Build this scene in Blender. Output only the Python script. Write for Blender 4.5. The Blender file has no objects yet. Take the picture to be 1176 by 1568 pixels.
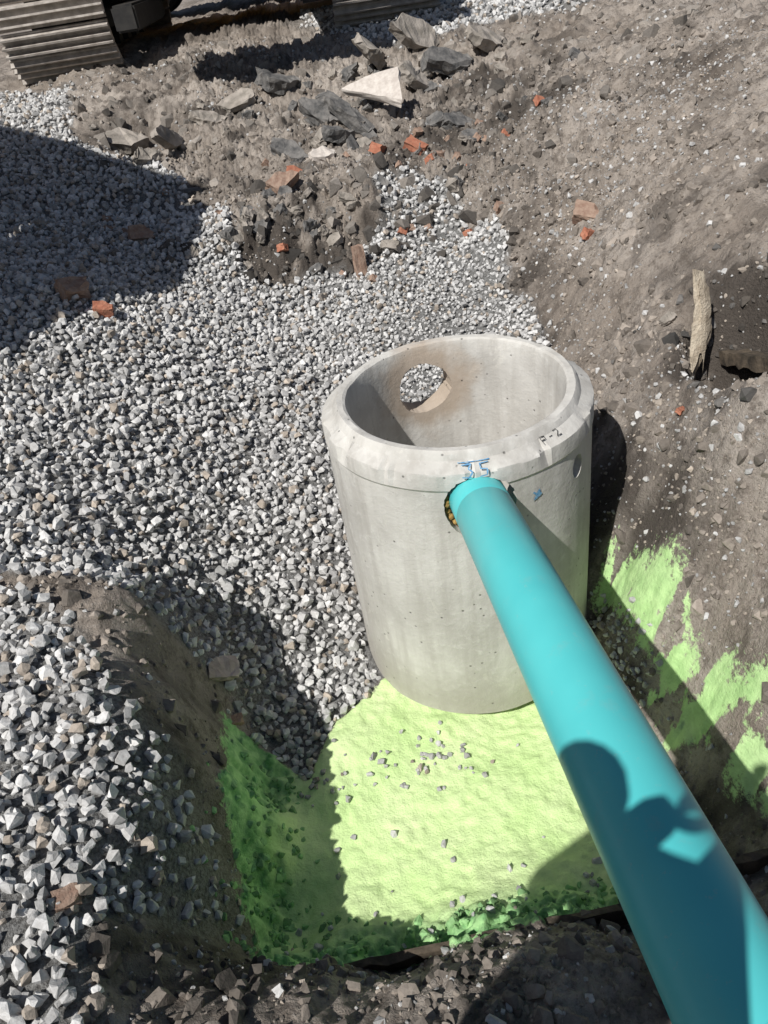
import bpy, bmesh, math, random
import numpy as np
from mathutils import Vector, Matrix
random.seed(5); rng=np.random.default_rng(7)
scene=bpy.context.scene
COL=scene.collection
def link(o): COL.objects.link(o); return o

# ---------------------------------------------------------------- materials
def newmat(name):
    m=bpy.data.materials.new(name); m.use_nodes=True
    nt=m.node_tree; b=nt.nodes["Principled BSDF"]; return m,nt,b
def N(nt,t,**k):
    n=nt.nodes.new(t)
    for a,v in k.items():
        if a in n.inputs.keys(): n.inputs[a].default_value=v
        else: setattr(n,a,v)
    return n
def noise(nt,scale,detail=4,rough=.6,vec=None,dist=0):
    n=N(nt,"ShaderNodeTexNoise"); n.inputs["Scale"].default_value=scale
    n.inputs["Detail"].default_value=detail; n.inputs["Roughness"].default_value=rough
    n.inputs["Distortion"].default_value=dist
    if vec is None:
        if "TC" not in nt.nodes:
            tc=nt.nodes.new("ShaderNodeTexCoord"); tc.name="TC"
        vec=nt.nodes["TC"].outputs["Object"]
    nt.links.new(vec,n.inputs["Vector"]); return n.outputs["Fac"]
def ramp(nt,fac,stops):
    r=N(nt,"ShaderNodeValToRGB"); e=r.color_ramp.elements
    while len(e)<len(stops): e.new(.5)
    for i,(p,c) in enumerate(stops):
        e[i].position=p; e[i].color=(c,c,c,1) if isinstance(c,(int,float)) else (*c,1)
    nt.links.new(fac,r.inputs[0]); return r.outputs[0]
def mix(nt,fac,a,b,mode='MIX'):
    m=N(nt,"ShaderNodeMix",data_type='RGBA',blend_type=mode)
    for s,v in ((0,fac),(6,a),(7,b)):
        if isinstance(v,(int,float)): m.inputs[s].default_value=v
        elif isinstance(v,tuple): m.inputs[s].default_value=(*v,1)
        else: nt.links.new(v,m.inputs[s])
    return m.outputs[2]
def math_(nt,op,a,b=0.0):
    m=N(nt,"ShaderNodeMath",operation=op)
    for s,v in ((0,a),(1,b)):
        if isinstance(v,(int,float)): m.inputs[s].default_value=v
        else: nt.links.new(v,m.inputs[s])
    return m.outputs[0]
def bump(nt,b,h,strength,dist):
    n=N(nt,"ShaderNodeBump"); n.inputs["Strength"].default_value=strength; n.inputs["Distance"].default_value=dist
    nt.links.new(h,n.inputs["Height"]); nt.links.new(n.outputs[0],b.inputs["Normal"])
def simple(name,c1,c2,scale=20,rough=.8,bs=.3,bd=.005,metal=0):
    m,nt,b=newmat(name); f=noise(nt,scale)
    nt.links.new(mix(nt,ramp(nt,f,[(.35,0.),(.65,1.)]),c1,c2),b.inputs["Base Color"])
    b.inputs["Roughness"].default_value=rough; b.inputs["Metallic"].default_value=metal
    if bs>0: bump(nt,b,noise(nt,scale*4,3,.7),bs,bd)
    return m

# ---------------------------------------------------------------- numpy noise
LAT=rng.random((256,256))
def vnoise(x,y):
    xi=np.floor(x).astype(int); yi=np.floor(y).astype(int); fx=x-xi; fy=y-yi
    fx=fx*fx*fx*(fx*(fx*6-15)+10); fy=fy*fy*fy*(fy*(fy*6-15)+10)
    a=LAT[xi&255,yi&255];b=LAT[(xi+1)&255,yi&255];c=LAT[xi&255,(yi+1)&255];d=LAT[(xi+1)&255,(yi+1)&255]
    return (a*(1-fx)+b*fx)*(1-fy)+(c*(1-fx)+d*fx)*fy
def fbm(x,y,s,o=4,g=.5,off=0.):
    r=0;a=1;t=0
    for i in range(o):
        ca,sa=math.cos(.7*i),math.sin(.7*i)
        r=r+a*(vnoise((x*ca-y*sa)*s+13.7*i+off,(x*sa+y*ca)*s+7.1*i+off)-.5); t+=a; a*=g; s*=2.03
    return r/t*2
def sstep(a,b,x):
    t=np.clip((x-a)/(b-a),0,1); return t*t*(3-2*t)
def polymask(X,Y,poly,soft):
    P=np.array(poly); n=len(P); D=np.full(X.shape,1e9); ins=np.zeros(X.shape,bool)
    for i in range(n):
        a=P[i];b=P[(i+1)%n]; e=b-a
        t=np.clip(((X-a[0])*e[0]+(Y-a[1])*e[1])/(e@e),0,1)
        D=np.minimum(D,np.hypot(X-a[0]-t*e[0],Y-a[1]-t*e[1]))
        c=((a[1]>Y)!=(b[1]>Y))
        xx=(b[0]-a[0])*(Y-a[1])/(b[1]-a[1] if b[1]!=a[1] else 1e-9)+a[0]
        ins^=c&(X<xx)
    s=np.where(ins,D,-D); return sstep(-soft,soft,s)
def blob(x,y,cx,cy,rx,ry): return np.exp(-((x-cx)/rx)**2-((y-cy)/ry)**2)

# ---------------------------------------------------------------- terrain heights (world metres)
CP=np.array([(-.82,.65,.72),(-.96,1.14,.75),(-1.09,1.58,.75),(-1.23,2.04,.75),(-1.38,2.6,.8),(-.65,.64,.70),(-.70,.84,.68),
(-.78,1.14,.70),(-.88,1.56,.72),(-.77,1.79,.68),(-.66,1.53,.50),(-.63,1.72,.18),(-.615,1.1,.58),(-.60,1.35,.50),(-.50,.75,.5),(-.50,.64,.6),
(-.44,.82,.42),(-.28,.72,.45),(-.01,.73,.42),(.28,.75,.40),(.35,.58,.45),(.72,.80,.36),(-.16,.92,.06),(.41,.95,.08),(.75,.98,.16),
(-.53,1.95,.12),(-.27,1.69,.02),(-.73,2.28,.35),(-.40,2.34,.15),(-.63,2.92,.42),(-1.16,2.61,.70),(-1.53,3.24,.90),(-1.03,3.36,.72),
(-.26,3.32,.36),(-.40,4.15,.50),(.22,4.08,.50),(.76,3.88,.48),(-1.39,3.90,.95),(-1.10,4.41,.78),(-2.11,5.25,1.0),(-1.73,6.59,1.08),
(-.94,5.5,.82),(-.48,4.74,.62),(-.46,4.94,.88),(.06,4.74,.60),(.21,4.98,.90),(.69,4.68,.62),(.77,4.98,.84),(.95,4.07,.62),(.98,4.3,.84),(.93,3.36,.60),
(-.98,7.26,1.22),(.55,6.35,1.10),(-1.77,9.03,1.45),(.76,8.1,1.36),(1.65,5.2,1.2),(2.54,5.45,1.4),(3.2,6.15,1.45),(2.04,8.49,1.42),
(.91,2.41,.72),(.80,2.05,.45),(.95,1.96,.75),(1.05,1.69,.9),(.81,1.81,.45),(.74,1.98,.18),(.84,1.53,.36),(.92,1.28,.58),(.72,1.49,.08),
(.82,1.30,.25),(.87,1.11,.30),(.76,1.13,.10),(1.09,1.83,1.05),(1.24,2.44,1.03),(1.19,3.26,.9),(1.39,3.48,1.1),(1.85,3.4,1.3),
(-3.16,9.18,1.38),(-2.8,9.6,1.5),(-.7,9.6,1.5),(1.4,9.4,1.5),(3,9.6,1.5),(-.1,5.95,1.02),(1.0,5.9,1.02),
(.275,2.14,0.),(.2,1.4,0.),(-.35,1.5,.02),(-.3,1.1,.03),(.4,1.15,.02),(.5,1.5,.0),(-.54,1.5,.04),(-.53,1.15,.05),(-.50,.98,.07),(.6,1.8,0.),
(-.2,2.14,.06),(.275,2.68,.24),(-.15,2.5,.16),(.72,2.5,.42),(.9,2.9,.58),(.2,3.2,.36),
(-2.6,3.,1.0),(-3.,1.5,.95),(-1.8,.8,.8),(-1.8,1.8,.85),(-1.2,.2,.70),(0,.2,.55),(.9,.2,.55),(0,-.6,.66),(-1.5,-.8,.68),(1.5,-.5,.75),
(1.2,.8,.65),(1.25,1.25,.9),(1.7,1.5,1.15),(2.4,2.4,1.3),(2.8,4,1.4),(2.6,.6,1.15),(-3.5,6,1.2)])
def rbf_fit(C,c=.07):
    d=np.hypot(C[:,None,0]-C[None,:,0],C[:,None,1]-C[None,:,1])
    A=np.sqrt(d*d+c*c); n=len(C); M=np.zeros((n+1,n+1)); M[:n,:n]=A-np.eye(n)*.01; M[:n,n]=1;M[n,:n]=1
    return np.linalg.solve(M,np.append(C[:,2],0))
W=rbf_fit(CP)
def rbf(x,y,c=.07):
    r=np.full(x.shape,W[-1])
    for (px,py,_),w in zip(CP,W[:-1]): r=r+w*np.sqrt((x-px)**2+(y-py)**2+c*c)
    return r
G_MAIN=[(-.64,1.80),(-.5,1.62),(-.38,1.50),(-.29,1.66),(-.1,1.82),(.275,2.2),(.7,2.35),(.74,2.7),(.86,3.3),(.92,3.8),(.9,4.3),(.84,4.75),(.82,5.1),(.5,5.3),(.25,5.2),
 (.25,4.85),(.12,4.68),(-.1,4.72),(-.45,4.66),(-.62,4.9),(-.8,5.5),(-1.15,6.3),(-1.9,6.9),(-2.3,8.6),(-3.3,9.1),(-7,9.1),(-7,1.95),(-1.25,1.98),(-1.0,1.88),(-.78,1.80)]
G_LOW=[(-1.3,1.94),(-1.05,1.77),(-.90,1.60),(-.77,1.46),(-.66,1.32),(-.59,1.20),(-.54,1.06),(-.58,.93),(-.70,.84),(-.66,.6),(-.75,.3),(-1.2,-.6),(-6,-.6),(-6,1.94)]
FOAM=[(-.635,1.72),(-.5,1.66),(-.38,1.55),(-.3,1.75),(-.1,1.95),(.6,2.1),(.66,1.9),(.66,1.5),(.70,1.2),(.74,.97),(.41,.90),(-.16,.87),(-.47,.88),(-.55,1.1),(-.57,1.4)]
FOAM2=[(.71,2.02),(.78,2.06),(.85,1.84),(.86,1.56),(.88,1.38),(.93,1.22),(.92,1.02),(.84,.99),(.80,1.22),(.75,1.34),(.70,1.45),(.69,1.55),(.76,1.58),(.75,1.75)]
GFAR=[(.9,7.9),(2.4,8.2),(3.6,8.2),(6,12),(0,14),(0,9.5)]
def masks(x,y):
    w1=fbm(x,y,2.5,4,.6,3.)*.10; w2=fbm(x,y,2.5,4,.6,41.)*.10; k=np.clip(y/3,.35,1.5)
    xx=x+w1*k; yy=y+w2*k
    g=np.maximum(np.maximum(polymask(xx,yy,G_MAIN,.04),polymask(xx,yy,G_LOW,.05)),polymask(xx,yy,GFAR,.3))
    xf=x+w1*.25; yf=y+w2*.25
    fm=np.maximum(polymask(xf,yf,FOAM,.02),polymask(xf+fbm(x,y,12,3,.6,88.)*.03,yf+fbm(x,y,12,3,.6,48.)*.03,FOAM2,.045)*(1-.88*sstep(-.02,.20,fbm(x,y,11,4,.6,90.))))
    g=g*(1-fm)
    return g,fm
def edgef(x,y): return np.clip(np.maximum(sstep(-.40,-.52,x),np.maximum(sstep(1.08,.95,y),sstep(.64,.74,x)*.5)),0,1)
def height(x,y,g=None,fm=None):
    if g is None: g,fm=masks(x,y)
    z=rbf(x,y)
    far=.7+.8*sstep(2,9,y)
    out=np.maximum(np.maximum(-4.5-x,x-3.8)/3,np.maximum(-.8-y,y-9.8)/3); wo=sstep(0,1,out)
    z=z*(1-wo)+far*wo
    d=(1-g)*(1-fm)
    amp=.6+.6*sstep(3,5,y)
    rid=1-np.abs(fbm(x,y,5,3,.5,20.))*2
    z=z+d*amp*(fbm(x,y,3.0,5,.6,5.)*.09+rid*.03+np.abs(fbm(x,y,22,3,.6,60.))*.06-.03)
    bank=np.exp(-((y-4.9)/.35)**2)*sstep(-1.0,-.6,x)*sstep(1.4,1.0,x)
    z=z+bank*d*(np.abs(fbm(x,y,7,4,.6,33.))*.16-.03)
    z=z+g*(fbm(x,y,1.6,3,.5,8.)*.05+fbm(x,y,12,2,.5,18.)*.012)
    fe=edgef(x,y)
    z=z+fm*(fbm(x,y,9,3,.5,70.)*.010+fbm(x,y,45,2,.5,75.)*.006+fe*(np.abs(fbm(x,y,16,3,.6,71.))*.10+fbm(x,y,40,2,.5,76.)*.012-.01))
    z=z-.55*np.exp(-(((x-1.25)/.13)**2+((y-2.20)/.32)**2)**1.5)
    z=z-.30*np.exp(-(((x+1.45)/.30)**2+((y-7.1)/.30)**2)**1.5)
    return z
def axis(segs):
    r=[segs[0][0]]
    for a,b,s0,s1 in segs:
        n=max(2,int(round((b-a)/((s0+s1)/2)))); t=np.linspace(0,1,n+1)[1:]
        u=(s0*t+(s1-s0)*t*t/2); u=u/u[-1]; r+=list(a+(b-a)*u)
    return np.array(r)
ax=axis([(-150,-20,30,3),(-20,-5,3,.15),(-5,-2,.12,.03),(-2,-1.1,.03,.012),(-1.1,1.5,.0085,.0085),(1.5,3.5,.014,.05),(3.5,20,.1,3),(20,150,3,30)])
ay=axis([(-60,-5,10,1),(-5,.4,.4,.02),(.4,2.6,.0085,.0085),(2.6,5.6,.012,.018),(5.6,10,.02,.04),(10,25,.08,2),(25,300,3,40)])
X,Y=np.meshgrid(ax,ay); gm,fm=masks(X,Y); Z=height(X,Y,gm,fm)
def hz(x,y):
    i=np.clip(np.searchsorted(ax,x)-1,0,len(ax)-2); j=np.clip(np.searchsorted(ay,y)-1,0,len(ay)-2)
    tx=(x-ax[i])/(ax[i+1]-ax[i]); ty=(y-ay[j])/(ay[j+1]-ay[j])
    return (Z[j,i]*(1-tx)+Z[j,i+1]*tx)*(1-ty)+(Z[j+1,i]*(1-tx)+Z[j+1,i+1]*tx)*ty
def h1(x,y): return float(hz(np.array([x]),np.array([y]))[0])
def mesh_np(name,V,Fc,nper,mat,smooth=False):
    me=bpy.data.meshes.new(name); me.vertices.add(len(V)); me.vertices.foreach_set("co",V.astype(np.float32).ravel())
    me.loops.add(Fc.size); me.loops.foreach_set("vertex_index",Fc.astype(np.int32).ravel())
    me.polygons.add(len(Fc)); me.polygons.foreach_set("loop_start",np.arange(0,Fc.size,nper,dtype=np.int32))
    me.update(calc_edges=True); me.validate()
    me.polygons.foreach_set("use_smooth",np.full(len(Fc),smooth)); me.materials.append(mat)
    o=bpy.data.objects.new(name,me); return link(o)
ny,nx=X.shape; idx=np.arange(nx*ny).reshape(ny,nx)
Q=np.stack([idx[:-1,:-1],idx[:-1,1:],idx[1:,1:],idx[1:,:-1]],-1).reshape(-1,4)
# ground material
gmatl,nt,b=newmat("ground_soil")
at=N(nt,"ShaderNodeAttribute",attribute_name="region"); sp=N(nt,"ShaderNodeSeparateColor"); nt.links.new(at.outputs["Color"],sp.inputs[0])
ate=N(nt,"ShaderNodeAttribute",attribute_name="foam_edge")
n1=noise(nt,1.7,4,.65); n2=noise(nt,14,5,.7); n3=noise(nt,90,4,.7)
soil=mix(nt,ramp(nt,n1,[(.40,0.),(.60,1.)]),(.262,.222,.187),(.41,.362,.318))
soil=mix(nt,ramp(nt,n2,[(.36,.8),(.52,0.)]),soil,(.12,.098,.08))
soil=mix(nt,ramp(nt,n3,[(.56,0.),(.70,.4)]),soil,(.50,.47,.43))
soil=mix(nt,ramp(nt,n3,[(.34,.5),(.44,0.)]),soil,(.12,.10,.082))
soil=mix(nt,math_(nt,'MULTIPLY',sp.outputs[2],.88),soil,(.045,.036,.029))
grv=mix(nt,ramp(nt,n3,[(.35,0.),(.65,1.)]),(.07,.067,.063),(.27,.27,.265))
col=mix(nt,sp.outputs[0],soil,grv)
fo=mix(nt,ramp(nt,noise(nt,5,4,.6),[(.35,0.),(.7,1.)]),(.56,.76,.33),(.66,.80,.42))
fo=mix(nt,math_(nt,'MULTIPLY',ate.outputs["Fac"],.9),fo,mix(nt,ramp(nt,noise(nt,20,4,.6),[(.4,0.),(.6,1.)]),(.12,.33,.12),(.34,.60,.26)))  # edge green paints the shaded tone of the foam into its colour
edge=math_(nt,'ADD',sp.outputs[1],math_(nt,'MULTIPLY',math_(nt,'SUBTRACT',noise(nt,45,4,.75),.5),2.0))
fmask=ramp(nt,edge,[(.34,0.),(.66,1.)])
fmask=math_(nt,'MULTIPLY',fmask,ramp(nt,sp.outputs[1],[(.02,0.),(.12,1.)]))
col=mix(nt,fmask,col,fo)
nt.links.new(col,b.inputs["Base Color"]); b.inputs["Roughness"].default_value=.9
bstr=math_(nt,'SUBTRACT',1.0,math_(nt,'MULTIPLY',fmask,.5))
bn=N(nt,"ShaderNodeBump"); bn.inputs["Distance"].default_value=.014; nt.links.new(n3,bn.inputs["Height"]); nt.links.new(bstr,bn.inputs["Strength"]); nt.links.new(bn.outputs[0],b.inputs["Normal"])
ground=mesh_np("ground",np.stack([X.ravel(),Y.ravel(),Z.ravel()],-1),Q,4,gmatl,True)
gx,gy=X.ravel(),Y.ravel()
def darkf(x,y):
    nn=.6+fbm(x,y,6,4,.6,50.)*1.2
    d=blob(x,y,.90,1.82,.08,.14)+blob(x,y,.73,1.15,.06,.13)+blob(x,y,.83,1.12,.04,.1)+blob(x,y,1.25,2.20,.17,.36)*3+blob(x,y,-.66,1.28,.12,.42)*1.3+blob(x,y,-.5,.85,.15,.1)  # left slope and cavity blobs paint shade over the dark soil
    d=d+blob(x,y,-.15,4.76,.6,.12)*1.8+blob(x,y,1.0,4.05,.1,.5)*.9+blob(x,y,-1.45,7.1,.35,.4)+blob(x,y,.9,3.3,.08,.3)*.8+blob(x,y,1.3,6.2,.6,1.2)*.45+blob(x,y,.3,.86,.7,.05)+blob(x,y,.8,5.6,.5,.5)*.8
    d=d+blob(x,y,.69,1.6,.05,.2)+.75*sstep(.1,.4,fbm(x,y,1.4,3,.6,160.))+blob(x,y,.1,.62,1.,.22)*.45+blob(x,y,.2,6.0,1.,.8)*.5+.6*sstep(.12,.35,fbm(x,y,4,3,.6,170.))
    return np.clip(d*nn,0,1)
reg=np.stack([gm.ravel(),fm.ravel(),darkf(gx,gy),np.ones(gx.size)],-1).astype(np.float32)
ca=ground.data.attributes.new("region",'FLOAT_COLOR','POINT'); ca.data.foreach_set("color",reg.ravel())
ca=ground.data.attributes.new("foam_edge",'FLOAT','POINT'); ca.data.foreach_set("value",edgef(gx+fbm(gx,gy,8,2,.5,9.)*.03,gy+fbm(gx,gy,8,2,.5,29.)*.03).astype(np.float32))

# ---------------------------------------------------------------- rocks
def template(n):
    bm=bmesh.new()
    for i in range(n):
        v=rng.normal(size=3); v/=np.linalg.norm(v); v=np.sign(v)*np.abs(v)**.75; v*=rng.uniform(.84,1.0); bm.verts.new(v)
    bmesh.ops.convex_hull(bm,input=bm.verts[:])
    for v in [v for v in bm.verts if not v.link_faces]: bm.verts.remove(v)
    bmesh.ops.triangulate(bm,faces=bm.faces[:]); bmesh.ops.recalc_face_normals(bm,faces=bm.faces[:])
    bm.verts.index_update(); V=np.array([v.co[:] for v in bm.verts]); Fc=np.array([[v.index for v in f.verts] for f in bm.faces]); bm.free(); return V,Fc
TM=[template(random.choice([12,14,16,20])) for _ in range(28)]
stm,nt,b=newmat("crushed_stone"); at=N(nt,"ShaderNodeAttribute",attribute_name="tint")
f_=noise(nt,70,3,.7); c_=mix(nt,ramp(nt,f_,[(.3,0.),(.7,1.)]),(.74,.73,.72),(1.1,1.1,1.1))
nt.links.new(mix(nt,1.0,at.outputs["Color"],c_,'MULTIPLY'),b.inputs["Base Color"]); b.inputs["Roughness"].default_value=.9
bump(nt,b,f_,.5,.006)
def rocks(name,x,y,z,size,tint,elong=(.55,1.15)):
    n=len(x); t=rng.integers(0,len(TM),n); Vs=[];Fs=[];Cs=[];o=0
    q=rng.normal(size=(n,4)); q/=np.linalg.norm(q,axis=1,keepdims=True); a,b_,c,d=q.T
    Rm=np.stack([1-2*(c*c+d*d),2*(b_*c-a*d),2*(b_*d+a*c),2*(b_*c+a*d),1-2*(b_*b_+d*d),2*(c*d-a*b_),2*(b_*d-a*c),2*(c*d+a*b_),1-2*(b_*b_+c*c)],-1).reshape(n,3,3)
    S=rng.uniform(elong[0],elong[1],(n,3)); P=np.stack([x,y,z],-1)
    for k,(V,Fc) in enumerate(TM):
        I=np.where(t==k)[0]
        if not len(I): continue
        v=np.einsum('nij,nvj->nvi',Rm[I],V[None]*S[I][:,None,:])*size[I][:,None,None]+P[I][:,None,:]
        Vs.append(v.reshape(-1,3)); nv=len(V)
        Fs.append((Fc[None]+(np.arange(len(I))*nv)[:,None,None]+o).reshape(-1,3)); o+=nv*len(I)
        Cs.append(np.repeat(tint[I],nv,axis=0))
    ob=mesh_np(name,np.concatenate(Vs),np.concatenate(Fs),3,stm)
    C=np.concatenate(Cs); C=np.concatenate([C,np.ones((len(C),1))],1).astype(np.float32)
    a_=ob.data.attributes.new("tint",'FLOAT_COLOR','POINT'); a_.data.foreach_set("color",C.ravel()); return ob
def jit(x0,x1,y0,y1,s):
    a=np.arange(x0,x1,s); c=np.arange(y0,y1,s); A,C=np.meshgrid(a,c)
    return (A+rng.uniform(-.5,.5,A.shape)*s).ravel(),(C+rng.uniform(-.5,.5,A.shape)*s).ravel()
def greys(n,lo=.34,hi=.70,brown=.10):
    g=rng.uniform(lo,hi,n)[:,None]*np.array([1.,.995,.985])
    k=rng.random(n)<brown; g[k]=g[k]*np.array([.80,.70,.60]); return g
RX,RY,RR=.275,2.142,.42
def notring(x,y,m=.0): return (np.hypot(x-RX,y-RY)>RR+m)|(np.hypot(x-RX,y-RY)<.32)
px,py,ps,pz=[],[],[],[]
def add(x,y,size,lift,thr=.5,notr=.012):
    g,f=masks(x,y); k=(g>thr+rng.uniform(-.25,.25,len(x)))&notring(x,y,notr); x,y,size,lift=x[k],y[k],size[k],lift[k]
    px.append(x);py.append(y);ps.append(size);pz.append(hz(x,y)+lift*size)
def fine(x,y): return 1-.35*np.exp(-((x-.45)/.5)**2-((y-3.7)/.8)**2)
x,y=jit(-2.6,1.1,.3,5.4,.026); add(x,y,rng.uniform(.011,.020,len(x))*fine(x,y),rng.uniform(-.2,.6,len(x)))
x,y=jit(-2.6,1.1,.3,5.4,.042); add(x,y,rng.uniform(.012,.025,len(x))*fine(x,y),rng.uniform(.5,1.5,len(x)))
x,y=jit(-5.,-.6,5.4,9.3,.040); add(x,y,rng.uniform(.017,.030,len(x)),rng.uniform(0,1.,len(x)))
x,y=jit(-5.,-2.6,-.5,5.4,.055); add(x,y,rng.uniform(.024,.036,len(x)),rng.uniform(0,1.,len(x)))
x,y=jit(0.,4,7.8,11.,.06); add(x,y,rng.uniform(.02,.034,len(x)),rng.uniform(0,.8,len(x)))
x=np.concatenate(px);y=np.concatenate(py);s=np.concatenate(ps);z=np.concatenate(pz)
rocks("gravel",x,y,z,s,greys(len(x)))
# loose stones and soil clods over bare soil
def soilpts(x,y,p):
    g,f=masks(x,y); k=(g<.5)&(f<.3)&(rng.random(len(x))<p)&notring(x,y,.02); return x[k],y[k]
def peb(x,y): return blob(x,y,1.02,1.95,.12,.35)+blob(x,y,1.25,4.1,.25,.5)+blob(x,y,.95,1.65,.1,.2)*.6+blob(x,y,-.65,1.0,.15,.3)*.6+blob(x,y,1.6,4.6,.5,.6)*.7
x,y=jit(-1.3,2.6,.3,5.6,.014); den=sstep(-.25,.35,fbm(x,y,2.2,3,.6,120.)); x,y=soilpts(x,y,.26*den+.04+.35*peb(x,y))
s=rng.uniform(.003,.007,len(x))*(1+.3*y/4); rocks("loose_pebbles",x,y,hz(x,y)+.1*s,s,greys(len(x),.22,.52,.6))
x,y=jit(-1.3,2.6,.3,5.6,.035); x,y=soilpts(x,y,.04+.4*peb(x,y)); s=rng.uniform(.007,.017,len(x)); rocks("loose_stones",x,y,hz(x,y)+.2*s,s,greys(len(x),.32,.62,.25))
x,y=jit(-3,4.5,2.,9.5,.05); den=sstep(-.1,.4,fbm(x,y,1.5,3,.6,130.)); x,y=soilpts(x,y,.5*den+.05)
s=rng.uniform(.007,.019,len(x)); rocks("loose_stones",x,y,hz(x,y)+.1*s,s,greys(len(x),.28,.58,.45))
x,y=jit(-1.2,1.6,.3,2.2,.05); x,y=soilpts(x,y,.15); s=rng.uniform(.009,.02,len(x)); rocks("loose_stones",x,y,hz(x,y)+.2*s,s,greys(len(x),.32,.62,.25))
x,y=jit(-1.3,2.6,.3,6.5,.024); den=sstep(-.2,.4,fbm(x,y,3,3,.6,140.)); x,y=soilpts(x,y,.6*den+.12)
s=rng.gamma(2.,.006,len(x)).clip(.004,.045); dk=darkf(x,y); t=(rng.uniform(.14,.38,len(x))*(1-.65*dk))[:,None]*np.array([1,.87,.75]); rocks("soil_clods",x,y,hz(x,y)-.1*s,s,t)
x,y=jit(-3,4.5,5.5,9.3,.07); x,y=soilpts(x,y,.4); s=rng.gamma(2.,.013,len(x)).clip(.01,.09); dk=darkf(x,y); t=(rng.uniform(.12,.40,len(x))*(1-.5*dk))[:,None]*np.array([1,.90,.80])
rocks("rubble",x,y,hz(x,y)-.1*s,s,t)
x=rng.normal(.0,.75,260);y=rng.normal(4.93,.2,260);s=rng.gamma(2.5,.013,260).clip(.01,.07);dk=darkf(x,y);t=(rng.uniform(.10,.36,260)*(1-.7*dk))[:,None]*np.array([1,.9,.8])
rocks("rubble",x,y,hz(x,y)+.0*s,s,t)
n=160; x=1.25+rng.normal(0,.10,n);y=2.2+rng.normal(0,.25,n);s=rng.gamma(2.5,.006,n).clip(.005,.03);t=rng.uniform(.05,.18,n)[:,None]*np.array([1,.95,.9]); rocks("rubble",x,y,hz(x,y)+.1*s,s,t)
# stones lying on the foam
fx=np.concatenate([rng.normal(-.02,.13,46),rng.uniform(-.4,.55,24),rng.normal(-.32,.05,20),rng.normal(.70,.03,110),rng.uniform(-.5,.55,30)])
fy=np.concatenate([rng.normal(1.58,.07,46),rng.uniform(1.05,1.7,24),rng.normal(1.50,.06,20),rng.normal(1.78,.14,110),rng.uniform(.93,1.1,30)])
k=notring(fx,fy,.01)&(np.hypot(fx-RX,fy-RY)>.4); fx,fy=fx[k],fy[k]; s=rng.uniform(.006,.016,len(fx)); rocks("stones_on_foam",fx,fy,hz(fx,fy)+.35*s,s,greys(len(fx),.3,.55,.1))
# stones coated with foam along the edges
n=420; fx=np.concatenate([rng.normal(-.50,.045,n//2),rng.uniform(-.5,.6,n//2)]); fy=np.concatenate([rng.uniform(.95,1.6,n//2),rng.normal(.97,.045,n//2)])
s=rng.uniform(.007,.020,n); t=rng.uniform(.5,1.,n)[:,None]*np.array([.32,.58,.25]); rocks("foam_lumps",fx,fy,hz(fx,fy)-.2*s,s,t)

# ---------------------------------------------------------------- helpers for solids
def from_bm(name,bm,mat,parent=None,smooth=False):
    me=bpy.data.meshes.new(name); bm.to_mesh(me); bm.free(); me.materials.append(mat)
    if smooth:
        for p in me.polygons: p.use_smooth=True
    o=bpy.data.objects.new(name,me); link(o)
    if parent: o.parent=parent
    return o
def box(name,size,loc,mat,parent=None,rot=(0,0,0),bev=.0):
    bm=bmesh.new(); bmesh.ops.create_cube(bm,size=1); bmesh.ops.scale(bm,vec=size,verts=bm.verts)
    if bev: bmesh.ops.bevel(bm,geom=bm.edges[:],offset=bev,segments=2,affect='EDGES')
    o=from_bm(name,bm,mat,parent); o.location=loc; o.rotation_euler=rot; return o
def cyl(name,r,h,loc,mat,parent=None,rot=(0,0,0),seg=32,bev=0):
    bm=bmesh.new(); bmesh.ops.create_cone(bm,cap_ends=True,segments=seg,radius1=r,radius2=r,depth=h)
    if bev: bmesh.ops.bevel(bm,geom=[e for e in bm.edges if abs(e.verts[0].co.z-e.verts[1].co.z)<1e-5],offset=bev,segments=2,affect='EDGES')
    o=from_bm(name,bm,mat,parent); o.location=loc; o.rotation_euler=rot; return o

# ---------------------------------------------------------------- concrete ring
cm,nt,b=newmat("concrete")
a1=noise(nt,3,5,.65); a2=noise(nt,30,5,.7)
mp=N(nt,"ShaderNodeMapping"); mp.inputs["Scale"].default_value=(18,18,1.6)
tc=nt.nodes["TC"]; nt.links.new(tc.outputs["Object"],mp.inputs[0]); a3=noise(nt,1.,4,.6,mp.outputs[0])
c=mix(nt,ramp(nt,a1,[(.35,0.),(.65,1.)]),(.44,.425,.395),(.60,.585,.55))
c=mix(nt,ramp(nt,a3,[(.35,.5),(.55,0.)]),c,(.35,.33,.30))
c=mix(nt,ramp(nt,a2,[(.55,0.),(.72,.45)]),c,(.68,.67,.64))
c=mix(nt,ramp(nt,noise(nt,7,5,.75,None,1.5),[(.60,0.),(.66,.35)]),c,(.66,.64,.58))
sx=N(nt,"ShaderNodeSeparateXYZ"); nt.links.new(tc.outputs["Object"],sx.inputs[0])
vd=N(nt,"ShaderNodeVectorMath",operation='DISTANCE'); nt.links.new(tc.outputs["Object"],vd.inputs[0]); vd.inputs[1].default_value=(-.069,.354,.863)
st=math_(nt,'ADD',vd.outputs["Value"],math_(nt,'MULTIPLY',noise(nt,6,4,.6),.25))
c=mix(nt,ramp(nt,st,[(.25,.7),(.34,0.)]),c,(.38,.29,.21))
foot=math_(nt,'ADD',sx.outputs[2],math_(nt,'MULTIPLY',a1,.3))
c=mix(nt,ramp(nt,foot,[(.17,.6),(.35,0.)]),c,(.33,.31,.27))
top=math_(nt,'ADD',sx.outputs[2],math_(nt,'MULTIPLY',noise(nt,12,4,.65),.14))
c=mix(nt,ramp(nt,top,[(1.03,0.),(1.10,.5)]),c,(.45,.38,.31))
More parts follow.
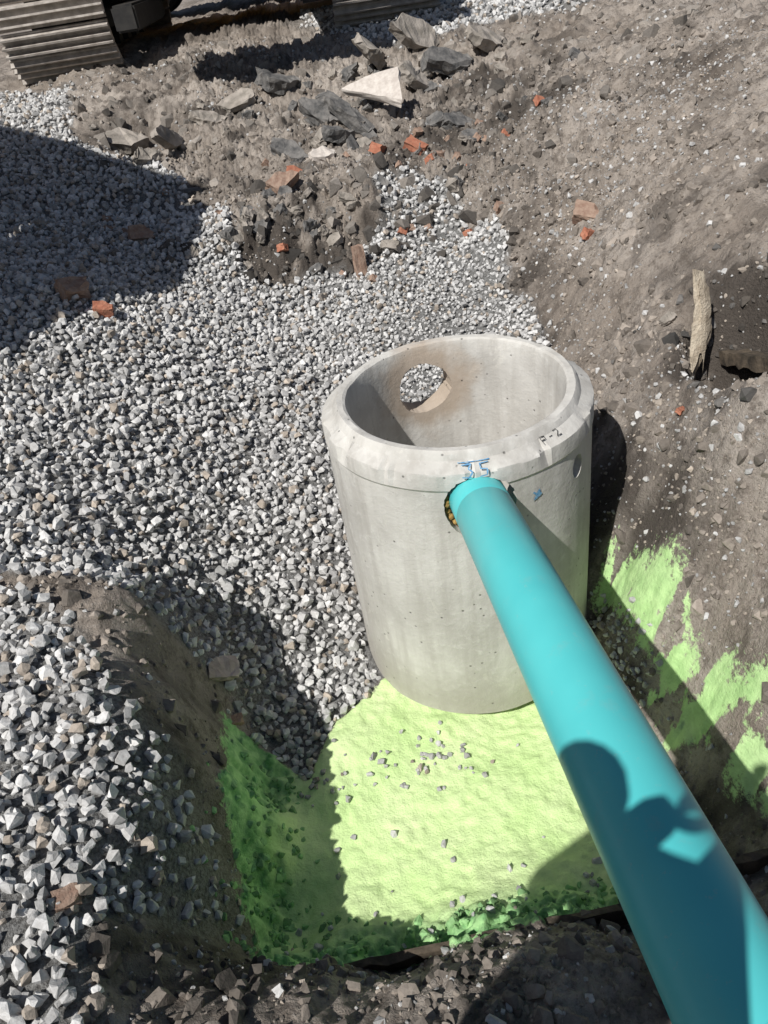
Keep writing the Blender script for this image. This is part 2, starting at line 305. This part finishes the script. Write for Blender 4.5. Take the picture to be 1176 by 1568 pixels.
vor=N(nt,"ShaderNodeTexVoronoi"); vor.inputs["Scale"].default_value=26; nt.links.new(tc.outputs["Object"],vor.inputs[0])
pit=ramp(nt,vor.outputs["Distance"],[(.06,0.),(.13,1.)])
pitm=mix(nt,ramp(nt,noise(nt,9,2,.5),[(.5,1.),(.56,0.)]),(1.,1.,1.),pit)
c=mix(nt,1.,c,mix(nt,.6,(1.,1.,1.),pitm),'MULTIPLY')
nt.links.new(c,b.inputs["Base Color"]); b.inputs["Roughness"].default_value=.88
hh=math_(nt,'ADD',a2,math_(nt,'MULTIPLY',pitm,.5))
bump(nt,b,hh,.5,.006)
prof=[(.333,-.02),(.338,1.010),(.342,1.022),(.350,1.027),(.368,1.028),(.376,1.020),(.384,1.004),(.412,.990),(.4215,.984),(.4235,.978),(.4235,.932),(.4195,.924),(.42,.90)]+[(.42,z_) for z_ in (.7,.5,.3,.1)]+[(.42,-.02)]
pr=[prof[0]]+[(.335,z_) for z_ in (.2,.4,.6,.8,.95)]+prof[1:]
seg=180; V=[];Fq=[]
rn=rng.normal(size=(seg,len(pr))); rn=(rn+np.roll(rn,1,0)+np.roll(rn,-1,0)+np.roll(rn,2,0))/2
chip=np.zeros(seg)
for c0,wd_,dp in ((12,5,.010),(70,4,.006),(118,3,.012),(133,5,.008),(165,4,.007),(95,3,.012),(148,3,.009),(104,2,.01)):
    chip+=dp*np.exp(-((np.arange(seg)-c0)/wd_)**2)*(1+.5*rng.normal(size=seg)).clip(0,2)
for i in range(seg):
    th=2*math.pi*i/seg
    for j,(r,z_) in enumerate(pr):
        w=.0025*math.sin(3*th+1)+.0012*math.sin(7*th)+rn[i,j]*.0005
        zz=z_+(rn[i,j]*.0007+.003*math.sin(2*th) if z_>.9 else 0)
        if r>.40 and .97<z_<1.01: w-=chip[i]; zz-=chip[i]*.5
        V.append(((r+w)*math.cos(th),(r+w)*math.sin(th),zz))
m_=len(pr)
for i in range(seg):
    for j in range(m_):
        Fq.append((i*m_+j,((i+1)%seg)*m_+j,((i+1)%seg)*m_+(j+1)%m_,i*m_+(j+1)%m_))
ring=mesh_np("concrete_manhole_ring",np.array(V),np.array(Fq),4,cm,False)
bm=bmesh.new(); bm.from_mesh(ring.data); bmesh.ops.recalc_face_normals(bm,faces=bm.faces[:]); bm.to_mesh(ring.data); bm.free()
def cutter(r,h,center,dirv,sy=1.,rough=.012,seg=72):
    bm=bmesh.new(); bmesh.ops.create_cone(bm,cap_ends=True,segments=seg,radius1=r,radius2=r,depth=h)
    f=[1+rng.normal()*rough+.03*math.sin(3*k/seg*6.28+r*50) for k in range(seg)]
    for v in bm.verts:
        k=int(round(math.atan2(v.co.y,v.co.x)/(2*math.pi)*seg))%seg; v.co.x*=f[k]; v.co.y*=f[k]*sy
    o=from_bm("cut",bm,cm); o.rotation_mode='QUATERNION'; o.rotation_quaternion=Vector(dirv).to_track_quat('Z','Y'); o.location=center; return o
cuts=[cutter(.102,.3,(-.008,-.40,.866),(0,1,0.02)),cutter(.095,.3,(-.069,.36,.863),(-.18,1,0)),
      cutter(.028,.05,(.42*math.cos(-.75),.42*math.sin(-.75),.855),(math.cos(-.75),math.sin(-.75),0),1.4)]
bpy.context.view_layer.update()
for cobj in cuts:
    md=ring.modifiers.new("b",'BOOLEAN'); md.object=cobj; md.operation='DIFFERENCE'; md.solver='EXACT'
bpy.context.view_layer.update()
dg=bpy.context.evaluated_depsgraph_get(); me=bpy.data.meshes.new_from_object(ring.evaluated_get(dg))
ring.modifiers.clear(); ring.data=me
for cobj in cuts: bpy.data.objects.remove(cobj)
me.polygons.foreach_set("use_smooth",np.full(len(me.polygons),True))
try: me.set_sharp_from_angle(angle=math.radians(24))
except Exception: pass
ring.location=(RX,RY,0)
blue=simple("blue_paint",(.06,.24,.48),(.22,.40,.55),80); black=simple("black_marker",(.02,.02,.02),(.05,.05,.05),80)
def stroke(name,pts,w,fn,mat):
    bm=bmesh.new(); prev=None
    P=[]
    for a,b2 in zip(pts[:-1],pts[1:]):
        n=max(2,int(math.hypot(b2[0]-a[0],b2[1]-a[1])/.006))
        for i in range(n): P.append((a[0]+(b2[0]-a[0])*i/n,a[1]+(b2[1]-a[1])*i/n))
    P.append(pts[-1])
    for i,p in enumerate(P):
        q=P[min(i+1,len(P)-1)]; q0=P[max(i-1,0)]; dx,dy=q[0]-q0[0],q[1]-q0[1]; l=math.hypot(dx,dy) or 1
        nx_,ny_=-dy/l*w,dx/l*w; ww=random.uniform(.6,1.2)
        v1=bm.verts.new(fn(p[0]+nx_*ww,p[1]+ny_*ww)); v2=bm.verts.new(fn(p[0]-nx_*ww,p[1]-ny_*ww))
        if prev: bm.faces.new((prev[0],prev[1],v2,v1))
        prev=(v1,v2)
    return from_bm(name,bm,mat,ring)
def markfn(a0,z0):
    zs=[.90,.924,.932,.978,.984,.990,1.004,1.020,1.028]; rs=[.42,.4195,.4235,.4235,.4215,.412,.384,.376,.368]
    L_=[0.]
    for i in range(1,len(zs)): L_.append(L_[-1]+math.hypot(zs[i]-zs[i-1],rs[i]-rs[i-1]))
    zs=[.0]+zs; rs=[.42]+rs; L_=[-.90]+L_
    l0=np.interp(z0,zs,L_)
    def fn(s,t):
        th=a0+s/.41; w=.0025*math.sin(3*th+1)+.0012*math.sin(7*th)
        l=l0+t; r=float(np.interp(l,L_,rs)); z_=float(np.interp(l,L_,zs))
        if z_>.9: z_+=.003*math.sin(2*th)
        return ((r+w+.0030)*math.cos(th),(r+w+.0030)*math.sin(th),z_+.0025)
    return fn
fs=markfn(-1.60,.988)
stroke("blue_mark_1",[(-.038,.020),(-.012,.022),(-.02,.006),(-.010,-.004),(-.02,-.020),(-.038,-.018)],.0023,fs,blue)
stroke("blue_mark_2",[(.036,.022),(.012,.020),(.012,.003),(.029,.0),(.027,-.018),(.008,-.020)],.0023,fs,blue)
stroke("blue_mark_3",[(-.048,.028),(.042,.029)],.0014,fs,blue)
fs2=markfn(-1.18,.85)
stroke("blue_mark_4",[(-.013,.013),(.008,-.008),(.006,.015),(-.010,-.013),(.015,0)],.0035,fs2,blue)
ft=markfn(-.98,1.0)
stroke("number_mark_1",[(-.040,-.012),(-.040,.012),(-.024,.010),(-.024,0),(-.040,0)],.0014,ft,black)
stroke("number_mark_2",[(-.010,0),(.002,0)],.0014,ft,black)
stroke("number_mark_3",[(.014,.010),(.028,.011),(.030,.003),(.014,-.011),(.032,-.011)],.0014,ft,black)

# ---------------------------------------------------------------- drain pipe
pm,nt,b=newmat("turquoise_pvc"); f1=noise(nt,4,3,.6)
c=mix(nt,ramp(nt,f1,[(.3,0.),(.7,1.)]),(.085,.52,.54),(.105,.58,.59))
c=mix(nt,ramp(nt,noise(nt,60,5,.75),[(.62,0.),(.74,.35)]),c,(.40,.50,.46))
c=mix(nt,ramp(nt,noise(nt,9,5,.7),[(.58,0.),(.72,.22)]),c,(.36,.40,.36))
nt.links.new(c,b.inputs["Base Color"]); b.inputs["Roughness"].default_value=.36; bump(nt,b,f1,.05,.002)
A=Vector((.262,1.80,.872)); D=(Vector((.312,.38,1.122))-A).normalized(); Lp=3.0
bm=bmesh.new(); segs=96
prof=[(.0,.073),(.0,.078),(.004,.080),(.155,.080),(.157,.0790),(.161,.0790),(.163,.080),(.6,.080),(1.2,.080),(2,.080),(Lp,.080),(Lp,.075),(.0,.073)]
rows=[]
for t_,r in prof[:-1]:
    rows.append([bm.verts.new((r*math.cos(2*math.pi*i/segs),r*math.sin(2*math.pi*i/segs),t_)) for i in range(segs)])
rows.append(rows[0])
for a_,b2 in zip(rows[:-1],rows[1:]):
    for i in range(segs): bm.faces.new((a_[i],a_[(i+1)%segs],b2[(i+1)%segs],b2[i]))
bmesh.ops.recalc_face_normals(bm,faces=bm.faces[:])
pipe=from_bm("drain_pipe",bm,pm,None,True); pipe.rotation_mode='QUATERNION'; pipe.rotation_quaternion=D.to_track_quat('Z','Y'); pipe.location=A
try: pipe.data.set_sharp_from_angle(angle=math.radians(40))
except Exception: pass
om=simple("orange_foam",(.35,.20,.05),(.55,.36,.12),60,.8,.8,.01)
bm=bmesh.new()
for i in range(26):
    th=math.radians(165+i*4.5); c0=Vector((RX-.008+.091*math.cos(th),1.745+random.uniform(0,.02),.866+.091*math.sin(th)))
    bmesh.ops.create_icosphere(bm,subdivisions=2,radius=random.uniform(.007,.011),matrix=Matrix.Translation(c0))
from_bm("sealing_foam",bm,om,None,True)

# ---------------------------------------------------------------- timber, bricks, slabs
wd=simple("old_wood",(.035,.028,.02),(.11,.085,.06),25,.85,.6,.006)
wl=simple("pale_wood",(.34,.28,.21),(.55,.48,.38),30,.85,.8,.01)
def plank(name,p0,p1,w,t,mat):
    p0=Vector(p0);p1=Vector(p1); L=(p1-p0).length; n=24; bm=bmesh.new(); rows=[]
    for i in range(n+1):
        x_=L*i/n; j=lambda s=.004: random.gauss(0,s)
        rows.append([bm.verts.new((x_,sy*t/2+j(.002),sz*w/2+j())) for sy,sz in ((-1,-1),(1,-1),(1,1),(-1,1))])
    for a_,b2 in zip(rows[:-1],rows[1:]):
        for i in range(4): bm.faces.new((a_[i],a_[(i+1)%4],b2[(i+1)%4],b2[i]))
    bm.faces.new(rows[0][::-1]); bm.faces.new(rows[-1])
    o=from_bm(name,bm,mat); o.rotation_mode='QUATERNION'; o.rotation_quaternion=(p1-p0).to_track_quat('X','Z'); o.location=p0; return o
plank("wooden_board",(-.45,.865,.14),(.52,.90,.17),.13,.02,wd)
plank("wooden_board",(.42,.915,.16),(1.0,.96,.27),.12,.02,wd)
bk=[simple("brick_red",(.34,.12,.07),(.42,.19,.12),30,.9,.6,.006),simple("brick_dusty",(.24,.15,.11),(.36,.26,.20),30,.9,.6,.006)]
def brick(x,y,L,w,h,rot,mat,lift=.02):
    bm=bmesh.new(); bmesh.ops.create_cube(bm,size=1); bmesh.ops.scale(bm,vec=(L,w,h),verts=bm.verts)
    bmesh.ops.subdivide_edges(bm,edges=bm.edges[:],cuts=3,use_grid_fill=True)
    for v in bm.verts: v.co+=Vector([random.gauss(0,min(L,w,h)*.045) for _ in range(3)]); 
    cpt=Vector((L/2,w/2*random.choice((-1,1)),h/2)); R_=L*.35
    for v in bm.verts:
        d=(v.co-cpt).length
        if d<R_: v.co+=(-cpt).normalized()*(R_-d)*.8
    o=from_bm("brick",bm,mat); o.location=(x,y,h1(x,y)+lift); o.rotation_euler=rot; return o
brick(-.30,5.35,.20,.11,.07,(.5,-.3,.8),bk[1],.04); brick(-.22,5.62,.10,.08,.06,(.5,.2,.3),bk[0],.04)
brick(.10,4.62,.065,.05,.19,(-.15,.05,.3),bk[1],.07); brick(.60,5.55,.14,.08,.07,(.3,.5,-.5),bk[0],.04)
brick(1.26,3.95,.13,.09,.07,(.6,.2,-.4),bk[1],.02); brick(1.22,3.78,.07,.05,.05,(.2,.4,.4),bk[0],.01)
brick(-1.21,5.05,.14,.09,.07,(.9,.2,.4),bk[1],.05); brick(-1.32,3.86,.15,.10,.07,(.6,.3,.8),bk[1],.04); brick(-1.19,3.76,.09,.07,.06,(.3,.2,.2),bk[0],.03)
brick(.35,5.45,.10,.08,.06,(.3,.4,1.),bk[0],.02); brick(1.0,2.12,.035,.02,.015,(.2,.2,.6),bk[0],.01)
brick(.95,4.55,.07,.05,.05,(.4,.3,.2),bk[1],.02)
for _ in range(30):
    x_=random.gauss(.2,.8);y_=random.gauss(5.3,.45); brick(x_,y_,random.uniform(.03,.09),random.uniform(.03,.06),.04,(random.random(),random.random(),random.random()*3),bk[random.random()<.75],.0)
brick(-.60,1.73,.05,.035,.02,(.2,.3,.5),bk[1],.01); brick(-.75,.86,.05,.04,.02,(.2,.3,.5),bk[1],.01)
asp=simple("asphalt_chunk",(.07,.07,.07),(.20,.19,.18),14,.9,.9,.01); con=simple("pale_concrete_chunk",(.46,.41,.37),(.62,.57,.52),25,.9,.5,.006); mud=simple("dusty_slab",(.20,.18,.155),(.38,.34,.30),10,.9,.8,.01)
def slab(x,y,L,w,h,rot,mat,lift=.05,n=9,pts=None):
    bm=bmesh.new()
    if pts is None:
        pts=[]
        for i in range(n):
            a_=2*math.pi*(i+random.uniform(-.3,.3))/n; r=random.uniform(.75,1.1); pts.append((L/2*r*math.cos(a_),w/2*r*math.sin(a_)))
    n=len(pts)
    lo=[bm.verts.new((p[0]*random.uniform(.85,1.05),p[1]*random.uniform(.85,1.05),-h/2)) for p in pts]; hi=[bm.verts.new((p[0],p[1],h/2+random.gauss(0,h*.1))) for p in pts]
    bm.faces.new(lo[::-1]); bm.faces.new(hi)
    for i in range(n): bm.faces.new((lo[i],lo[(i+1)%n],hi[(i+1)%n],hi[i]))
    bmesh.ops.triangulate(bm,faces=bm.faces[:])
    bmesh.ops.subdivide_edges(bm,edges=bm.edges[:],cuts=2,use_grid_fill=True)
    for v in bm.verts: v.co+=Vector([random.gauss(0,h*.06) for _ in range(3)])
    o=from_bm("broken_slab",bm,mat); o.location=(x,y,h1(x,y)+lift); o.rotation_euler=rot; return o
slab(.42,6.25,.42,.28,.05,(.55,-.25,0.),con,.10,6,[(-.20,.20),(-.02,.20),(.23,.16),(.20,.0),(.17,-.17),(.02,-.02)]); slab(-.02,5.75,.22,.14,.05,(.3,.1,.2),con,.04)
slab(-.28,7.3,.36,.26,.10,(.3,.3,.3),asp,.05); slab(-.62,7.2,.36,.24,.05,(.3,-.2,.2),mud,.03); slab(.05,6.35,.46,.16,.10,(.5,.4,-.5),asp,.08); slab(.22,6.2,.46,.14,.09,(.2,.6,-.7),asp,.08)
slab(.12,6.0,.32,.15,.08,(.2,.3,.5),asp,.05); slab(.75,6.7,.35,.2,.08,(.4,.7,.3),mud,.10); slab(.5,7.3,.45,.3,.08,(.8,.5,1.2),mud,.15); slab(1.1,7.0,.5,.3,.10,(.5,.2,.4),asp,.12)
slab(.9,7.6,.5,.3,.08,(.9,.5,.4),mud,.12)
slab(-1.15,6.5,.5,.16,.06,(1.2,.3,1.3),mud,.12); slab(-1.65,7.2,.5,.30,.08,(.3,.2,.2),mud,.08); slab(-.85,6.9,.3,.2,.06,(.4,.3,.2),mud,.03); slab(-.25,5.9,.36,.16,.06,(.4,.4,-.6),asp,.05)
slab(-1.3,6.3,.25,.12,.07,(.9,.3,.6),mud,.06); slab(.95,5.9,.3,.2,.07,(.5,.3,.5),asp,.03); slab(1.42,7.2,.4,.25,.08,(.6,.4,.5),mud,.06)
for _ in range(70):
    x_=random.gauss(.3,.8); y_=random.gauss(6.3,.8); slab(x_,y_,random.uniform(.06,.22),random.uniform(.05,.14),random.uniform(.02,.06),(random.uniform(-.7,.7),random.uniform(-.7,.7),random.random()*3),random.choice([asp,asp,mud,mud]),.01,7)
for _ in range(30):
    x_=random.gauss(-.1,.5); y_=random.gauss(4.98,.12); slab(x_,y_,random.uniform(.06,.18),random.uniform(.05,.12),random.uniform(.03,.07),(random.uniform(-.8,.8),random.uniform(-.8,.8),random.random()*3),random.choice([asp,mud,mud]),.01,7)
pink=simple("pink_stone",(.40,.32,.28),(.54,.45,.40),30,.9,.4,.004); slab(-.62,1.84,.13,.10,.03,(.45,.45,.4),pink,.065,8).name="flat_stone"
slab(1.16,2.65,.07,.05,.02,(.3,-.3,.4),mud,.02,8)
# split piece of root in the right bank
bm=bmesh.new(); rows=[]
for i in range(14):
    t_=i/13; r=.036*(1-.5*abs(t_-.35)); rows.append([bm.verts.new((r*(1+.30*math.sin(4*a_+i*.3)+random.gauss(0,.10))*math.cos(a_)+.02*math.sin(t_*2.5),r*.5*math.sin(a_),t_*.26+random.gauss(0,.006)+(.05*math.sin(3*a_) if i in (0,13) else 0))) for a_ in [k*math.pi/6 for k in range(12)]])
for a_,b2 in zip(rows[:-1],rows[1:]):
    for i in range(12): bm.faces.new((a_[i],a_[(i+1)%12],b2[(i+1)%12],b2[i]))
bm.faces.new(rows[0][::-1]); bm.faces.new(rows[-1])
st_=from_bm("split_tree_root",bm,wl); st_.location=(1.18,2.42,.82); st_.rotation_euler=(-.35,.2,.3)
plank("dark_root",(1.30,2.45,.80),(1.33,1.85,1.02),.05,.05,wd)

# ---------------------------------------------------------------- excavator
steel=simple("track_steel",(.30,.27,.24),(.50,.46,.42),12,.7,.4,.004,.0); darks=simple("dark_steel",(.015,.015,.016),(.04,.038,.035),8,.6,0); yel=simple("machine_yellow",(.55,.28,.02),(.62,.33,.03),3,.45,0); glass=simple("cab_glass",(.02,.03,.035),(.03,.04,.045),3,.08,0); rub=simple("tyre_rubber",(.02,.02,.02),(.045,.043,.04),14,.9,0)
def stadium(L,r,s):
    per=2*(L-2*r)+2*math.pi*r; s=s%per; a_=L-2*r
    if s<a_: return (-a_/2+s,r*2,0.)
    s-=a_
    if s<math.pi*r: th=s/r; return (a_/2+r*math.sin(th),r+r*math.cos(th),th)
    s-=math.pi*r
    if s<a_: return (a_/2-s,0.,math.pi)
    s-=a_; th=s/r; return (-a_/2-r*math.sin(th),r-r*math.cos(th),math.pi+th)
def track(name,cx,parent,W_=1.05,L=4.4,r=.48):
    bm=bmesh.new(); per=2*(L-2*r)+2*math.pi*r; n=int(per/.22); pitch=per/n
    for i in range(n):
        yy,zz,th=stadium(L,r,i*pitch)
        M=Matrix.Translation((cx,yy,zz))@Matrix.Rotation(-th,4,'X')
        bmesh.ops.create_cube(bm,size=1,matrix=M@Matrix.Translation((0,0,-.015))@Matrix.Diagonal((W_,pitch*.90,.025,1)))
        for k in (-.33,0,.33): bmesh.ops.create_cube(bm,size=1,matrix=M@Matrix.Translation((0,k*pitch,.025))@Matrix.Diagonal((W_,.018,.06,1)))
    o=from_bm(name,bm,steel,parent)
    box(name+"_frame",(W_*.55,L-2*r,.34),(cx,0,r),darks,parent,bev=.03)
    for k in (-1,1): cyl(name+"_wheel%d"%k,r-.05,W_*.4,(cx,k*(L/2-r),r),darks,parent,(0,math.pi/2,0))
    for k in range(6): cyl(name+"_roller%d"%k,.12,W_*.45,(cx,-L/2+r+.3+k*(L-2*r-.6)/5,.14),darks,parent,(0,math.pi/2,0),20)
    return o
def beam(name,pts,w,parent,mat):
    bm=bmesh.new(); rows=[]
    for i,(y_,z_,hh_) in enumerate(pts):
        a0=pts[max(i-1,0)];a1=pts[min(i+1,len(pts)-1)]; dy,dz=a1[0]-a0[0],a1[1]-a0[1]; l=math.hypot(dy,dz); ny_,nz_=-dz/l,dy/l
        rows.append([bm.verts.new((sx_*w/2,y_+ny_*sz_*hh_/2,z_+nz_*sz_*hh_/2)) for sx_,sz_ in ((-1,-1),(1,-1),(1,1),(-1,1))])
    for a_,b2 in zip(rows[:-1],rows[1:]):
        for i in range(4): bm.faces.new((a_[i],a_[(i+1)%4],b2[(i+1)%4],b2[i]))
    bm.faces.new(rows[0][::-1]); bm.faces.new(rows[-1]); bmesh.ops.recalc_face_normals(bm,faces=bm.faces[:])
    return from_bm(name,bm,mat,parent)
def excavator(loc,yaw,house_yaw,gauge,boom):
    e=bpy.data.objects.new("excavator",None); link(e); e.location=loc; e.rotation_euler=(0,0,yaw)
    track("track_left",-gauge/2,e); track("track_right",gauge/2,e)
    box("undercarriage",(gauge-.5,1.3,.28),(0,0,.62),darks,e,bev=.04); cyl("slew_ring",.65,.25,(0,0,.88),darks,e)
    box("dozer_arm",(.22,1.9,.22),(-gauge/2+.72,-1.4,.42),darks,e,bev=.02); box("dozer_arm",(.22,1.9,.22),(gauge/2-.72,-1.4,.42),darks,e,bev=.02)
    h=bpy.data.objects.new("house",None); link(h); h.parent=e; h.location=(0,0,1.0); h.rotation_euler=(0,0,house_yaw)
    box("deck",(2.7,3.6,.22),(0,-.4,.12),darks,h,bev=.04); box("engine_cover",(2.6,1.5,.95),(0,-1.35,.72),yel,h,bev=.12); box("counterweight",(2.7,.6,1.1),(0,-2.2,.65),yel,h,bev=.2)
    box("cab",(.95,1.6,1.55),(-.8,.55,1.02),yel,h,bev=.12); box("cab_window",(.97,1.2,.8),(-.8,.6,1.25),glass,h,bev=.08); box("windscreen",(.75,.05,1.1),(-.8,1.35,1.1),glass,h,bev=.02)
    box("side_box",(.9,1.4,.7),(.85,.5,.58),yel,h,bev=.08); cyl("exhaust",.06,.5,(.6,-1.2,1.4),darks,h)
    beam("boom",boom[0],.42,h,yel); beam("stick",boom[1],.32,h,yel)
    by,bz=boom[1][-1][:2]
    bm=bmesh.new(); prof=[(0,.1),(.35,.05),(.62,-.2),(.72,-.6),(.6,-1.0),(.25,-1.25),(-.2,-1.3),(-.45,-1.2)]
    Wb=1.3; L1=[[bm.verts.new((sx_*Wb/2,by+p[0],bz+p[1])) for p in prof] for sx_ in (-1,1)]
    for i in range(len(prof)-1): bm.faces.new((L1[0][i],L1[0][i+1],L1[1][i+1],L1[1][i]))
    bm.faces.new(L1[0]); bm.faces.new(L1[1][::-1])
    for k in range(5): bmesh.ops.create_cube(bm,size=1,matrix=Matrix.Translation((-.56+k*.28,by-.52,bz-1.17))@Matrix.Diagonal((.1,.22,.05,1)))
    from_bm("bucket",bm,darks,h); return e
fold=([(.5,.5,.5),(1.6,2.2,.7),(3.0,2.9,.6),(4.6,2.6,.4)],[(4.9,3.0,.35),(4.4,2.2,.5),(3.4,.9,.3)])
excavator((-.76,11.15,h1(-.73,9.6)-.03),0.,math.pi,3.2,fold)

# ---------------------------------------------------------------- tipper lorries (one behind the excavator, one added unseen on the left to cast a shadow)
def lorry(loc,yaw,tip):
    lor=bpy.data.objects.new("dump_truck",None); link(lor); lor.location=loc; lor.rotation_euler=(0,0,yaw)
    for xx in (-1.9,.9,2.1):
        for yy in (-1.05,1.05):
            cyl("wheel",.52,.36,(xx,yy,.52),rub,lor,(math.pi/2,0,0),40,.05); cyl("hub",.22,.40,(xx,yy,.52),darks,lor,(math.pi/2,0,0),20)
    box("chassis",(5.6,.9,.3),(.1,0,.9),darks,lor,bev=.03); box("cab",(1.6,2.3,1.9),(-2.5,0,1.75),yel,lor,bev=.15); box("cab_window",(1.2,2.34,.6),(-2.55,0,2.2),glass,lor,bev=.05); box("fuel_tank",(1.,.5,.5),(-.4,-1.0,.75),darks,lor,bev=.05)
    h=bpy.data.objects.new("tipper_body",None); link(h); h.parent=lor; h.location=(3.2,0,1.25); h.rotation_euler=(0,tip,0)
    Lb=5.0
    box("floor",(Lb,2.5,.08),(-Lb/2,0,0),yel,h)
    for s_ in (-1,1): box("side",(Lb,.06,1.0),(-Lb/2,s_*1.22,.54),yel,h,bev=.01)
    box("headboard",(.06,2.38,1.1),(-Lb+.03,0,.59),yel,h,bev=.01)
    # tailgate added to fill out the bed's shadow, top corners rounded
    bm=bmesh.new(); pts=[(-1.19,.06),(-1.19,.80),(-1.10,.98),(-.9,1.10),(-.4,1.17),(.4,1.17),(.9,1.10),(1.10,.98),(1.19,.80),(1.19,.06)]
    f0=[bm.verts.new((-.02,p[0],p[1])) for p in pts]; f1_=[bm.verts.new((.05,p[0],p[1])) for p in pts]
    bm.faces.new(f0); bm.faces.new(f1_[::-1])
    for i in range(len(pts)): bm.faces.new((f0[i],f1_[i],f1_[(i+1)%len(pts)],f0[(i+1)%len(pts)]))
    from_bm("tailgate",bm,yel,h)
    for k in range(6):
        for s_ in (-1,1): box("rib",(.1,.08,1.0),(-.4-k*.84,s_*1.29,.54),yel,h)
    if tip>.1: cyl("ram",.09,2.2,(.4,0,1.9),steel,lor,(0,-.15,0),20)
    return lor
lorry((-.6,16.2,h1(-.6,16.2)),0,0.)
lorry((-6.05,4.15,h1(-6.05,4.15)),math.radians(-14.5),math.radians(36))  # added out of view; its raised bed shades the upper-left gravel

# ---------------------------------------------------------------- photographer standing at the edge, holding the phone
jk=simple("work_jacket",(.03,.04,.07),(.05,.06,.10),10,.9,.3,.004); sk=simple("skin",(.42,.25,.18),(.48,.30,.22),10,.6,.05,.002)
ph=bpy.data.objects.new("photographer",None); link(ph)
def skin(name,verts,edges,rad,mat,sub=2):
    me=bpy.data.meshes.new(name); me.from_pydata(verts,edges,[]); o=bpy.data.objects.new(name,me); link(o); o.parent=ph
    o.modifiers.new("s",'SKIN'); 
    for v,r in zip(me.skin_vertices[0].data,rad): v.radius=(r,r) if not isinstance(r,tuple) else r
    me.skin_vertices[0].data[0].use_root=True
    o.modifiers.new("u",'SUBSURF').levels=sub; o.modifiers["u"].render_levels=sub; me.materials.append(mat); return o
hx,hy=-.42,-.08; gz=h1(hx,hy)
skin("body",[(hx,hy,gz+.92),(hx,hy,gz+1.15),(hx,hy+.01,gz+1.38),(hx,hy+.02,gz+1.52),
 (hx-.19,hy,gz+1.42),(hx+.19,hy-.03,gz+1.42),(hx-.34,hy+.02,gz+1.18),(hx+.26,hy-.14,gz+1.22),(-.26,-.0,2.02),(.10,-.12,2.06),
 (hx-.10,hy,gz+.86),(hx+.10,hy,gz+.86),(hx-.12,hy+.03,gz+.48),(hx+.12,hy+.03,gz+.48),(hx-.13,hy,gz+.09),(hx+.13,hy,gz+.09),(hx-.14,hy+.16,gz+.05),(hx+.14,hy+.16,gz+.05)],
 [(0,1),(1,2),(2,3),(2,4),(2,5),(4,6),(5,7),(6,8),(7,9),(0,10),(0,11),(10,12),(11,13),(12,14),(13,15),(14,16),(15,17)],
 [(.16,.12),(.15,.11),(.17,.12),.09,.08,.08,.06,.06,.035,.035,.10,.10,.07,.07,.05,.05,.045,.045],jk)
skin("head",[(hx,hy+.02,gz+1.48),(hx,hy+.03,gz+1.58),(hx,hy+.03,gz+1.68)],[(0,1),(1,2)],[.07,.085,.09],sk)
for sx_,w0,palm in ((-1,Vector((-.26,-.0,2.02)),Vector((-.20,0.0,2.11))),(1,Vector((.10,-.12,2.06)),Vector((.075,-.035,2.14)))):
    skin("hand",[tuple(w0),tuple((w0+palm)/2),tuple(palm)],[(0,1),(1,2)],[.03,.034,.032],sk,1)
    for k in range(4):
        p=palm+Vector((0,-.005,-.02+.02*k)); skin("finger_%d"%k,[tuple(p),tuple(p+Vector((-.02*sx_,.004,.01))),tuple(p+Vector((-.045*sx_,-.006,.014)))],[(0,1),(1,2)],[.009,.008,.007],sk,1)
    skin("thumb",[tuple(palm+Vector((0,-.01,-.02))),tuple(palm+Vector((-.02*sx_,-.03,-.015))),tuple(palm+Vector((-.04*sx_,-.035,0)))],[(0,1),(1,2)],[.011,.010,.009],sk,1)
p_=.634;r_=.164
Fv=Vector((0,math.cos(p_),-math.sin(p_)));U0=Vector((0,math.sin(p_),math.cos(p_)));R0=Vector((1,0,0))
Rv=math.cos(r_)*R0-math.sin(r_)*U0; Uv=math.sin(r_)*R0+math.cos(r_)*U0
Mrot=Matrix((Rv,Uv,-Fv)).transposed()
phone=box("phone",(.075,.155,.008),Vector((0,0,2.169))-Fv*.02,darks,ph,bev=.003); phone.rotation_euler=Mrot.to_euler()

# ---------------------------------------------------------------- camera, light, world
cd=bpy.data.cameras.new("Camera"); cam=bpy.data.objects.new("Camera",cd); link(cam); scene.camera=cam
cd.sensor_fit='VERTICAL'; cd.sensor_height=24; cd.lens=24*1190/1568; cd.clip_start=.01; cd.clip_end=1000
cam.matrix_world=Matrix.Translation((0,0,2.169))@Mrot.to_4x4()
az,el=math.radians(42),math.radians(50)
sd=Vector((math.sin(az)*math.cos(el),math.cos(az)*math.cos(el),-math.sin(el)))
sl=bpy.data.lights.new("sun",'SUN'); sl.energy=5.0; sl.angle=math.radians(.53); sl.color=(1,.97,.92)
so=link(bpy.data.objects.new("sun",sl)); so.rotation_mode='QUATERNION'; so.rotation_quaternion=sd.to_track_quat('-Z','Y'); so.location=(-5,-5,10)
w=bpy.data.worlds.new("World"); scene.world=w; w.use_nodes=True; nt=w.node_tree
sky=nt.nodes.new("ShaderNodeTexSky"); sky.sky_type='NISHITA'; sky.sun_disc=False; sky.sun_elevation=el; sky.sun_rotation=math.radians(222)
nt.links.new(sky.outputs[0],nt.nodes["Background"].inputs[0]); nt.nodes["Background"].inputs[1].default_value=.05
scene.view_settings.view_transform='Standard'; scene.view_settings.look='None'; scene.view_settings.exposure=0
